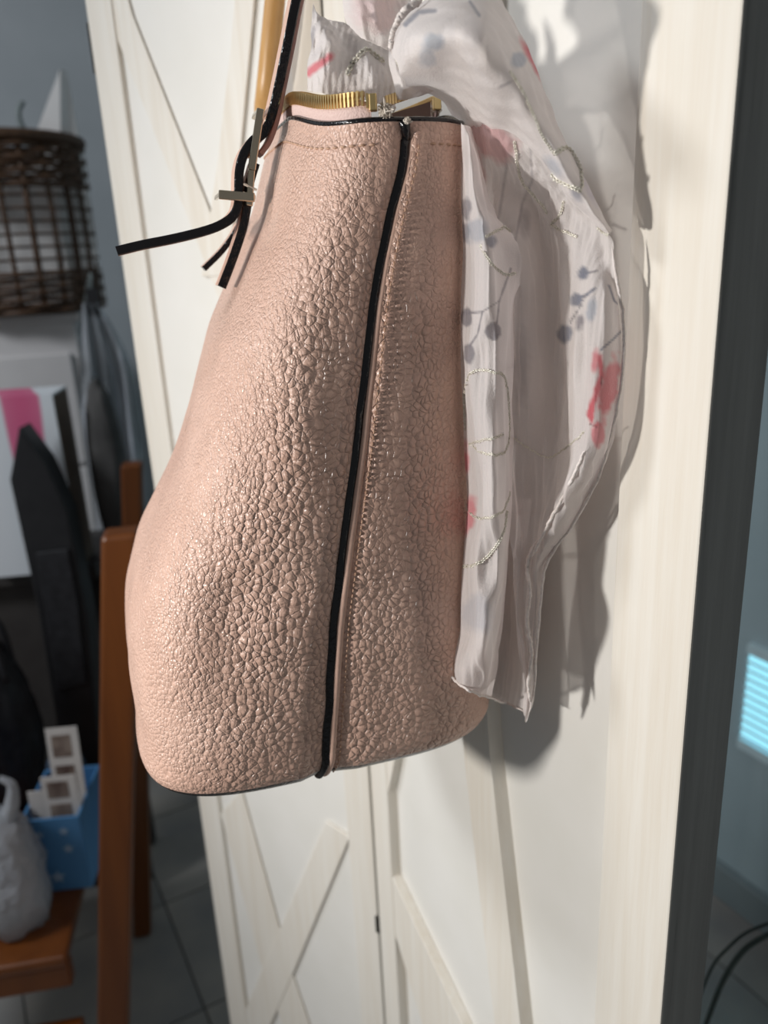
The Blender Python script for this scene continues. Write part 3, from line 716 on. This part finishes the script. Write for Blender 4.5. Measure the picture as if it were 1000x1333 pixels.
embroider('shoulder', [(722, 200), (736, 192), (748, 202), (756, 222), (757, 244)], w=0.0009, step=5)
embroider('shoulder', [(716, 228), (728, 236), (742, 242), (757, 249)], w=0.0009, step=5)
embroider('shoulder', [(774, 300), (784, 305), (792, 306)], w=0.0008)
embroider('bunch_left', [(452, 98), (458, 84), (468, 72), (477, 64), (488, 72), (500, 80)], w=0.0011, step=6)
embroider('flap', [(514, 70), (524, 92), (544, 98), (556, 110)], w=0.0006)

# ================================================================ BACKGROUND LEFT
# wooden chair that carries the clutter: two back posts found from their feet and tops
nf = on_z(146, 1500, 0.0); ff = on_z(186, 1213, 0.0)
CHH = 0.93
eB = ff-nf; eB /= np.linalg.norm(eB); eF = np.array([-eB[1], eB[0], 0])
if eF @ rw > 0: eF = -eF
def post_top(foot, px, py):                # the post leans back only, away from the seat
    r = ray(px, py); t, q, h = np.linalg.solve(np.stack([r, eF, -Z1], 1), foot-cam_c); return cam_c+r*t
nt_ = post_top(nf, 158, 690); ft_ = post_top(ff, 172, 602); CHH = nt_[2]
print('chair', nf, ff, nt_, ft_)
chair = empty('wooden_chair', (nf+ff)/2, 'orange brown wooden chair loaded with bags and boxes', 'chair')
eB = ff-nf; eB /= np.linalg.norm(eB); eF = np.array([-eB[1], eB[0], 0])
if eF @ rw > 0: eF = -eF
SEAT = 0.40; SW = np.linalg.norm(ff-nf); SD = 0.42
def post(p0, p1, w, d, name='back_post'):
    p0 = np.asarray(p0, float); p1 = np.asarray(p1, float); t = p1-p0
    V, Fc = box8(p0-eB*w/2-eF*d/2, eB*w, eF*d, t); o = mesh(name, V, Fc, M_chair, chair, False); normals_out(o); bevel(o, 0.006, 3); return o
post(nf, nt_, 0.038, 0.044); post(ff, ft_, 0.034, 0.036)
for p in (nf, ff): post(p+eF*SD, p+eF*SD+Z1*SEAT, 0.038, 0.038, 'leg')
def rail(p, q, w, h, name='rail'):
    p = np.asarray(p); q = np.asarray(q); t = q-p; s = np.cross(t, Z1); s /= np.linalg.norm(s)
    return box(name, p-s*w/2-Z1*h/2, t, s*w, Z1*h, M_chair, chair, 0.004)
for p in (nf, ff):
    rail(p+Z1*(SEAT-0.02), p+eF*SD+Z1*(SEAT-0.02), 0.024, 0.04)
    rail(p+Z1*0.27, p+eF*SD+Z1*0.27, 0.02, 0.022, 'rung'); rail(p+Z1*0.17, p+eF*SD+Z1*0.17, 0.02, 0.022, 'rung')
def on_post(z, a, b): return a+(b-a)*(z/CHH)
for z in (0.60, 0.72, 0.84): rail(on_post(z, nf, nt_), on_post(z, ff, ft_), 0.02, 0.05, 'back_slat')
o = box('seat', nf-eB*0.015+Z1*SEAT, eB*(SW+0.03), eF*(SD+0.02), Z1*0.018, M_chair, chair, 0.005)
seat_z = SEAT+0.018
def on_seat(px, py): return on_z(px, py, seat_z)

# blue storage box with cards
M_bluebox = plain('blue_cardboard', (0.07, 0.22, 0.44), (0.09, 0.26, 0.50), 10, 0.5)
M_star = plain('white_star_print', (0.35, 0.48, 0.62), (0.40, 0.52, 0.66), 30, 0.6)
M_paper = plain('white_paper', (0.62, 0.58, 0.55), (0.72, 0.68, 0.64), 30, 0.7)
M_photo = plain('brown_photo_print', (0.10, 0.06, 0.05), (0.42, 0.34, 0.28), 26, 0.4)
b0 = on_seat(46, 1163); b1 = on_seat(121, 1155)
bx = (b1-b0); bwid = np.linalg.norm(bx); bx /= bwid; by = np.cross(Z1, bx); bh = 0.135; bd = 0.13
if by @ hw < 0: by = -by
bbx = empty('storage_box', b0, 'open light blue box with pale star prints on the chair seat', 'box')
tw = 0.004
for nm, o0, e1, e2 in (('side', b0, bx*bwid, by*tw), ('side', b0+by*(bd-tw), bx*bwid, by*tw), ('side', b0+by*tw, bx*tw, by*(bd-2*tw)), ('side', b0+bx*(bwid-tw)+by*tw, bx*tw, by*(bd-2*tw))):
    box(nm, o0, e1, e2, Z1*bh, M_bluebox, bbx, 0.001)
box('bottom', b0+bx*tw+by*tw, bx*(bwid-2*tw), by*(bd-2*tw), Z1*0.004, M_bluebox, bbx, 0)
for fx, fz_, s in ((0.28, 0.80, .008), (0.70, 0.82, .008), (0.28, 0.55, .009), (0.72, 0.58, .009), (0.45, 0.20, .012)):
    c = b0+bx*bwid*fx+Z1*bh*fz_-by*0.0004; pts = [c+(bx*math.cos(a)+Z1*math.sin(a))*(s if i % 2 == 0 else s*0.45) for i, a in enumerate(np.linspace(math.pi/2, math.pi/2+2*math.pi, 11)[:-1])]
    prism('star', pts, -by*0.0006, M_star, bbx, 0)
def card(fx, fy, wd, ht, tilt, lab, img=True):
    o0 = b0+bx*bwid*fx+by*bd*fy+Z1*0.006; up = (Z1*math.cos(tilt)+by*math.sin(tilt)); t = np.cross(bx, up)
    e = empty('photo_card', o0, lab, 'card', 'cards in the blue box')
    box('sheet', o0, bx*wd, by*0.0015, up*ht, M_paper, e, 0.0004)
    if img:
        for q0, q1 in ((0.56, 0.74), (0.80, 0.95)):
            box('picture', o0+bx*wd*0.15+up*ht*q0-by*0.0006, bx*wd*0.6, by*0.0006, up*ht*(q1-q0), M_photo, e, 0)
card(0.42, 0.30, bwid*0.55, 0.245, 0.12, 'tallest pale printed card standing in the blue box')
card(0.36, 0.12, bwid*0.60, 0.185, 0.06, 'shorter pale printed card at the front of the blue box')
card(0.05, 0.22, bwid*0.26, 0.155, 0.05, 'small pale card in the near corner of the blue box', False)

# crumpled plastic bag on the seat, other clutter
def lump(name, c, r, mt, label, cat, seed, squash=(1, 1, 1), amp=0.25, f=2.2, parent=None, group=None):
    bm = bmesh.new(); bmesh.ops.create_icosphere(bm, subdivisions=4, radius=1.0)
    V = np.array([v.co[:] for v in bm.verts]); Fc = [[v.index for v in f_.verts] for f_ in bm.faces]; bm.free()
    d = 1+amp*vnoise(V, f, seed)-amp*0.9*np.abs(vnoise(V*np.array([1, 1, 0.5]), f*3.2, seed+1))-amp*0.4*np.abs(vnoise(V, f*8, seed+2))
    V = V*d[:, None]; V[:, 2] = np.maximum(V[:, 2], -0.75)
    V = V*np.array(squash)*r+np.asarray(c)
    o = mesh(name, V, Fc, mt, parent)
    if label: tag(o, label, cat, group)
    return o
M_plastic = mat('milky_plastic', (0.50, 0.52, 0.56), 0.25, Transmission_Weight=0.35, Alpha=0.9)
n = NT(M_plastic); f_, _ = n.noise(n.coords(), 40, 4); n.bump(f_, 0.01)
def up_to(c, rz): return np.array([c[0], c[1], seat_z+0.75*rz])
pb_ = at_dist(0, 1080, 1.13); rz = 0.135
pbe = empty('plastic_bag', np.array([pb_[0], pb_[1], seat_z]), 'crumpled milky plastic bag beside the blue box', 'plastic bag')
lump('body', up_to(pb_, rz*0.8), 1.0, M_plastic, None, None, 31, (0.052, 0.055, rz*0.8), 0.34, 2.2, pbe)
for sx in (-1, 1):
    k0 = up_to(pb_, rz*0.8)+Z1*rz*0.66
    tube('handle', catmull([k0+bx*0.012*sx, k0+bx*0.026*sx+Z1*0.035, k0+bx*0.030*sx+Z1*0.062, k0+bx*0.016*sx+Z1*0.075], 14), np.linspace(0.013, 0.004, 14), M_plastic, pbe, 8)
M_pinkish = plain('mauve_plastic', (0.36, 0.31, 0.33), (0.44, 0.40, 0.42), 20, 0.4)
# dark clutter on the seat
M_blackfab = plain('black_fabric', (0.008, 0.008, 0.010), (0.020, 0.020, 0.024), 60, 0.6, 0, 0.001)
M_navy = plain('navy_cloth', (0.020, 0.035, 0.065), (0.05, 0.085, 0.14), 25, 0.8, 0, 0.003)
cB = on_seat(14, 1050)
bbe = empty('black_bag', np.array([cB[0], cB[1], seat_z]), 'slouchy black bag heaped on the chair behind the plastic bag', 'bag')
cBz = np.array([cB[0], cB[1], seat_z+0.75*0.19])
lump('body', cBz, 1.0, M_blackfab, None, None, 41, (0.078, 0.055, 0.19), 0.24, 2.2, bbe)
for q in (-0.02, 0.02):
    tube('handle', catmull([cBz+by*q+bx*0.05+Z1*0.12, cBz+by*q+bx*0.04+Z1*0.21, cBz+by*q+Z1*0.245, cBz+by*q-bx*0.04+Z1*0.21, cBz+by*q-bx*0.05+Z1*0.12], 24), 0.006, M_blackfab, bbe, 8)
cN = on_seat(100, 1070)
lump('navy_sweater', np.array([cN[0], cN[1], seat_z+0.75*0.10]), 1.0, M_navy, 'crumpled navy sweater behind the blue box', 'sweater', 43, (0.035, 0.022, 0.10), 0.2)
# tall black folder leaning above the clutter
def quad_slab(name, px, dists, th, mt, parent=None, bev=0.002):
    pts = [at_dist(x, y, d) for (x, y), d in zip(px, dists)]
    nrm = np.cross(pts[1]-pts[0], pts[3]-pts[0]); nrm /= np.linalg.norm(nrm)
    if nrm @ (pts[0]-cam_c) < 0: nrm = -nrm
    return prism(name, pts, nrm*th, mt, parent, bev)
M_blk = plain('black_plastic', (0.010, 0.010, 0.012), (0.016, 0.016, 0.018), 30, 0.45)
sb = empty('carrying_case', at_dist(100, 1040, 1.335), 'tall black case leaning in front of the pink and white box', 'case')
cpts = [on_plane(x, y, hw, 1.34) for x, y in ((24, 556), (12, 625), (50, 800), (84, 1015), (134, 1012), (114, 810), (88, 668), (58, 602))]
lowz = min(p[2] for p in cpts)
prism('body', [p+Z1*(seat_z+0.001-lowz)*max(0, (HC-0.4-p[2])/(HC-0.4-lowz)) for p in cpts], hw*0.05, M_blk, sb, 0.004)
prism('pocket', [on_plane(x, y, hw, 1.334) for x, y in ((46, 720), (58, 800), (74, 900), (112, 890), (102, 790), (88, 715))], hw*0.006, M_blackfab, sb, 0.002)
# dark side table behind the chair with a pink and white box
M_tbl = plain('dark_table', (0.03, 0.026, 0.025), (0.05, 0.045, 0.042), 12, 0.6)
tz = 0.80
t0 = on_z(125, 735, tz); t1 = on_z(-160, 760, tz)
tbl = empty('side_table', ((t0+t1)/2)*np.array([1, 1, 0]), 'dark side table standing behind the chair', 'table')
tx = t0-t1; tL = np.linalg.norm(tx); tx /= tL; ty = np.cross(Z1, tx); 
if ty @ hw < 0: ty = -ty
TD = 0.22
box('top', t1-Z1*0.03, tx*tL, ty*TD, Z1*0.03, M_tbl, tbl, 0.003)
for a, c in ((0.02, 0.02), (tL-0.05, 0.02), (0.02, TD-0.05), (tL-0.05, TD-0.05)):
    box('leg', (t1+tx*a+ty*c)*np.array([1, 1, 0]), tx*0.03, ty*0.03, Z1*(tz-0.03), M_tbl, tbl, 0.002)
box('front_panel', t1+ty*0.03, tx*tL, ty*0.01, -Z1*(tz-0.02), M_tbl, tbl, 0)  # added panel, a dark fill below the table top
M_pinkprint = mat('pink_white_print', (0.8, 0.8, 0.8), 0.4); n = NT(M_pinkprint)
v = n.coords((1, 1, 1)); w_ = n.new('ShaderNodeTexWave'); w_.inputs['Scale'].default_value = 2.3; w_.inputs['Distortion'].default_value = 3.0; w_.inputs['Detail'].default_value = 1.0; w_.inputs['Phase Offset'].default_value = 2.4
n.link(v, w_.inputs['Vector']); n.link(n.ramp(w_.outputs['Fac'], [(0.0, (0.70, 0.13, 0.27)), (0.30, (0.72, 0.18, 0.32)), (0.40, (0.78, 0.82, 0.86)), (1.0, (0.80, 0.84, 0.88))]), n.b.inputs['Base Color'])
M_card = plain('brown_cardboard', (0.11, 0.075, 0.055), (0.14, 0.10, 0.075), 30, 0.8)
g1 = on_z(108, 742, tz); g1 = t0*0+g1; gh = 0.0
gx0 = np.array(at_dist(62, 610, np.hypot(*(g1[:2]))))
gtop = at_dist(68, 516, np.hypot(*(g1[:2])))[2]
gb = empty('gift_box', g1, 'pink and white printed cardboard box on the dark table', 'box')
GW = 0.16; GD = 0.10
box('front', g1-tx*GW, tx*GW, ty*0.004, Z1*(gtop-tz), M_pinkprint, gb, 0)
box('side', g1-tx*0.004+ty*0.004, tx*0.004, ty*(GD-0.008), Z1*(gtop-tz), M_card, gb, 0)
box('side', g1-tx*GW+ty*0.004, tx*0.004, ty*(GD-0.008), Z1*(gtop-tz), M_card, gb, 0)
box('back', g1-tx*GW+ty*(GD-0.004), tx*GW, ty*0.004, Z1*(gtop-tz), M_card, gb, 0)
box('lid', g1-tx*GW+Z1*(gtop-tz), tx*GW, ty*GD, Z1*0.004, M_pinkprint, gb, 0)

# white cabinet carrying the basket
M_cab = plain('white_cabinet_paint', (0.58, 0.56, 0.56), (0.64, 0.62, 0.62), 8, 0.5)
CD = 2.05
c_r = at_dist(104, 460, CD); czt = at_dist(40, 410, CD)[2]
cx_ = np.array([math.cos(0.25), -math.sin(0.25), 0]); cy_ = np.array([math.sin(0.25), math.cos(0.25), 0])
cab = empty('cabinet', (c_r-cx_*0.25)*np.array([1, 1, 0]), 'tall white cabinet under the wicker basket', 'cabinet')
cz0 = (c_r)*np.array([1, 1, 0])
box('body', cz0-cx_*0.60, cx_*0.60, cy_*0.40, Z1*(czt-0.02), M_cab, cab, 0.004)
box('top', cz0-cx_*0.615+Z1*(czt-0.02)-cy_*0.01, cx_*0.63, cy_*0.42, Z1*0.02, M_cab, cab, 0.004)
for k in range(4):
    z0 = 0.06+k*(czt-0.14)/4
    d_ = box('drawer', cz0-cx_*0.58+Z1*z0-cy_*0.012, cx_*0.56, cy_*0.012, Z1*((czt-0.14)/4-0.012), M_cab, cab, 0.003)
# wicker basket
M_wick = wood('dark_wicker', (0.045, 0.020, 0.009), (0.085, 0.042, 0.019), 2, 0.8, 0.6)
bc = at_dist(34, 400, CD+0.13); bc[2] = czt
bas = empty('wicker_basket', bc, 'dark brown open weave wicker basket on the white cabinet', 'basket')
BRd = 0.178; BH = at_dist(40, 178, CD+0.0)[2]-czt
print('basket', BH, czt)
for k in range(22):
    a = 2*math.pi*k/22; d = np.array([math.cos(a), math.sin(a), 0])
    tube('stake', catmull([bc+d*(BRd*0.97)+Z1*0.004, bc+d*(BRd*1.0)+Z1*BH*0.5, bc+d*(BRd*0.98)+Z1*BH*0.985], 6), 0.0072 if k % 2 else 0.0055, M_wick, bas, 6)
an = np.linspace(0, 2*np.pi, 89)[:-1]
levels = list(np.linspace(0.008, BH*0.24, 7))+list(np.linspace(BH*0.32, BH*0.68, 6))+list(np.linspace(BH*0.74, BH*0.99, 8))
for k, z in enumerate(levels):
    r = BRd+0.006*np.cos(an*11+(k % 2)*math.pi)
    c = np.stack([bc[0]+r*np.cos(an), bc[1]+r*np.sin(an), bc[2]+z+0*an], 1)
    rr = 0.0068 if (z < BH*0.26 or z > BH*0.72) else 0.0036
    V, Fc = grid(tube_pts(c, rr, 6, Z1), close_u=True, close_v=True); mesh('weaver', V, Fc, M_wick, bas)
r = BRd+0.004; c = np.stack([bc[0]+r*np.cos(an), bc[1]+r*np.sin(an), bc[2]+BH+0*an], 1)
V, Fc = grid(tube_pts(c, 0.012, 8, Z1), close_u=True, close_v=True); mesh('rim', V, Fc, M_wick, bas)
V, Fc = grid(np.array([np.stack([bc[0]+q*BRd*np.cos(an), bc[1]+q*BRd*np.sin(an), bc[2]+0.004+0*an], 1) for q in (0.02, 0.5, 0.97)]), close_v=True)
mesh('bottom', V, Fc, M_wick, bas)
# white paper bag standing in the basket
M_wp = plain('white_paper_bag', (0.78, 0.76, 0.75), (0.86, 0.84, 0.83), 12, 0.7)
tp = at_dist(78, 90, CD+0.06); w0 = at_dist(44, 180, CD+0.06); w1 = at_dist(104, 182, CD+0.10)
pgr = empty('paper_bag', bc+Z1*0.01, 'white folded paper bag standing inside the wicker basket', 'paper bag')
low = bc+Z1*0.012
P4 = [w0*1.0, tp, at_dist(86, 92, CD+0.07), w1, np.array([w1[0], w1[1], low[2]]), np.array([w0[0], w0[1], low[2]])]
prism('sheet', P4, hw*0.004, M_wp, pgr, 0)
P5 = [np.array([bc[0]-0.13, bc[1]-0.02, low[2]]), np.array([bc[0]+0.10, bc[1]-0.08, low[2]]), np.array([bc[0]+0.10, bc[1]-0.08, low[2]+BH*0.85]), np.array([bc[0]-0.13, bc[1]-0.02, low[2]+BH*0.80])]
prism('fold', P5, hw*0.004, M_wp, pgr, 0)
# grey wire hook in the basket
M_gw = plain('grey_metal', (0.16, 0.19, 0.19), (0.20, 0.23, 0.23), 40, 0.5, 0.3)
wd = CD+0.05
o = tube('wire_hook', catmull([at_dist(40, 205, wd), at_dist(36, 178, wd), at_dist(27, 160, wd), at_dist(24, 145, wd), at_dist(30, 132, wd)], 24), 0.006, M_gw)
tag(o, 'grey curved wire hook rising from the wicker basket', 'hook')
# clear garment cover hanging beside the cabinet
M_film = mat('clear_garment_film', (0.55, 0.58, 0.63), 0.22, Transmission_Weight=0.25, Alpha=0.82)
n = NT(M_film); f_, _ = n.noise(n.coords((60, 60, 3)), 1.0, 4); n.bump(f_, 0.02)
n.link(n.ramp(f_, [(0.36, (0.10, 0.11, 0.12)), (0.48, (0.30, 0.32, 0.34)), (0.62, (0.66, 0.70, 0.78))]), n.b.inputs['Base Color'])
gd = 1.80
rowsg = []
for (xl, xr, y) in ((106, 128, 395), (104, 150, 430), (104, 172, 480), (106, 184, 560), (118, 190, 650), (130, 196, 760)):
    rowsg.append([at_dist(xl+(xr-xl)*f, y, gd+0.02*math.sin(f*19+y*0.002)) for f in np.linspace(0, 1, 26)])
G = np.array(rowsg); G = np.stack([catmull(G[:, j], 40) for j in range(26)], 1)
gc = empty('garment_cover', G[0].mean(0), 'clear plastic garment cover hanging beside the white cabinet', 'garment cover')
V, Fc = grid(G); mesh('film', V, Fc, M_film, gc)
hp = at_dist(122, 398, gd)
box('clip', hp-cx_*0.012-Z1*0.02-cy_*0.006, cx_*0.024, cy_*0.012, Z1*0.055, M_blk, gc, 0.002)
tube('hanger', catmull([hp+Z1*0.03, hp+Z1*0.06+cy_*0.02, np.array([c_r[0]+0.004, c_r[1], 0])+Z1*(czt-0.05)+cy_*0.05], 12), 0.003, M_gw, gc, 8)
# grey blanket on the table behind the case
M_gry = plain('charcoal_cloth', (0.045, 0.043, 0.042), (0.085, 0.082, 0.08), 14, 0.85, 0, 0.004)
bl = on_z(152, 742, tz); bl = bl+ty*0.07
lump('folded_blanket', bl+Z1*0.205*0.75, 1.0, M_gry, 'folded charcoal blanket on the dark table', 'blanket', 61, (0.035, 0.05, 0.20), 0.1)

# ================================================================ BACKGROUND RIGHT
WX = 1.25
def wallr(px, py, h=0.0): return on_plane(px, py, X1, WX-h)
wa = wallr(966, 958); wb = wallr(974, 846)
print('window', wa, wb)
M_glow = bpy.data.materials.new('daylit_pane'); M_glow.use_nodes = True
n = NT(M_glow); n.b.inputs['Base Color'].default_value = (0.3, 0.6, 0.7, 1); n.b.inputs['Emission Color'].default_value = (0.30, 0.72, 0.86, 1); n.b.inputs['Emission Strength'].default_value = 1.05
M_frame = plain('pale_window_frame', (0.62, 0.78, 0.82), (0.66, 0.82, 0.86), 10, 0.5)
wy1 = wa[1]; wy0 = wy1-0.75; wz0 = wa[2]; wz1 = wz0+(wb[2]-wa[2])*1.0
wn = empty('window_1', (WX, wy1, wz0), 'low daylit window with pale blinds behind the door edge', kind='structure')
box('pane', (WX-0.004, wy0, wz0), (0.003, 0, 0), (0, wy1-wy0, 0), (0, 0, wz1-wz0), M_glow, wn, 0)
nsl = int((wz1-wz0)/0.018)
for k in range(nsl):
    box('slat', (WX-0.010, wy0, wz0+0.004+k*(wz1-wz0-0.006)/nsl), (0.004, 0, 0.003), (0, wy1-wy0, 0), (-0.0005, 0, 0.0008), M_frame, wn, 0)
for o0, ey, ez in (((WX-0.014, wy0, wz0-0.02), wy1-wy0, 0.02), ((WX-0.014, wy0, wz1), wy1-wy0, 0.02)):
    box('window_frame', o0, (0.014, 0, 0), (0, ey, 0), (0, 0, ez), M_frame, wn, 0.001)
# ledges low on the right wall
M_ledge = plain('pale_ledge_paint', (0.22, 0.27, 0.28), (0.26, 0.31, 0.32), 10, 0.5)
l1 = wallr(936, 1192); l2_ = wallr(930, 1262)
tr1 = box('trim_1', (WX-0.05, -1.2, l1[2]-0.018), (0.05, 0, 0), (0, 3.6, 0), (0, 0, 0.018), M_ledge, None, 0.003); tag(tr1, 'pale ledge along the right wall', kind='structure')
tr2 = box('baseboard_right', (WX-0.02, -1.2, 0), (0.02, 0, 0), (0, 3.6, 0), (0, 0, max(0.08, l2_[2])), M_ledge, None, 0.003); tag(tr2, 'pale skirting board along the right wall', kind='structure')
# loops of dark cable
M_cab2 = plain('dark_green_cable', (0.030, 0.042, 0.036), (0.06, 0.075, 0.066), 40, 0.35)
for i, (p, r, lab) in enumerate((([(900, 1400), (925, 1318), (950, 1262), (985, 1225), (1060, 1200), (1160, 1230)], 0.0030, 'thick dark cable, lower of two looping beside the door edge'),
                      ([(895, 1360), (922, 1270), (950, 1232), (985, 1208), (1060, 1190), (1160, 1215)], 0.0018, 'thin dark cable, upper of two looping beside the door edge'))):
    pts = [on_plane(x, y, X1, 0.62+0.01*i) for x, y in p]
    pts = [np.array([pts[0][0]+0.02, pts[0][1]+0.05, 0.004])]+pts+[np.array([pts[-1][0]+0.02, pts[-1][1]-0.18, 0.004])]
    o = tube('power_cable', catmull(pts, 60), r, M_cab2, None, 8); tag(o, lab, 'cable', 'cables beside the door')
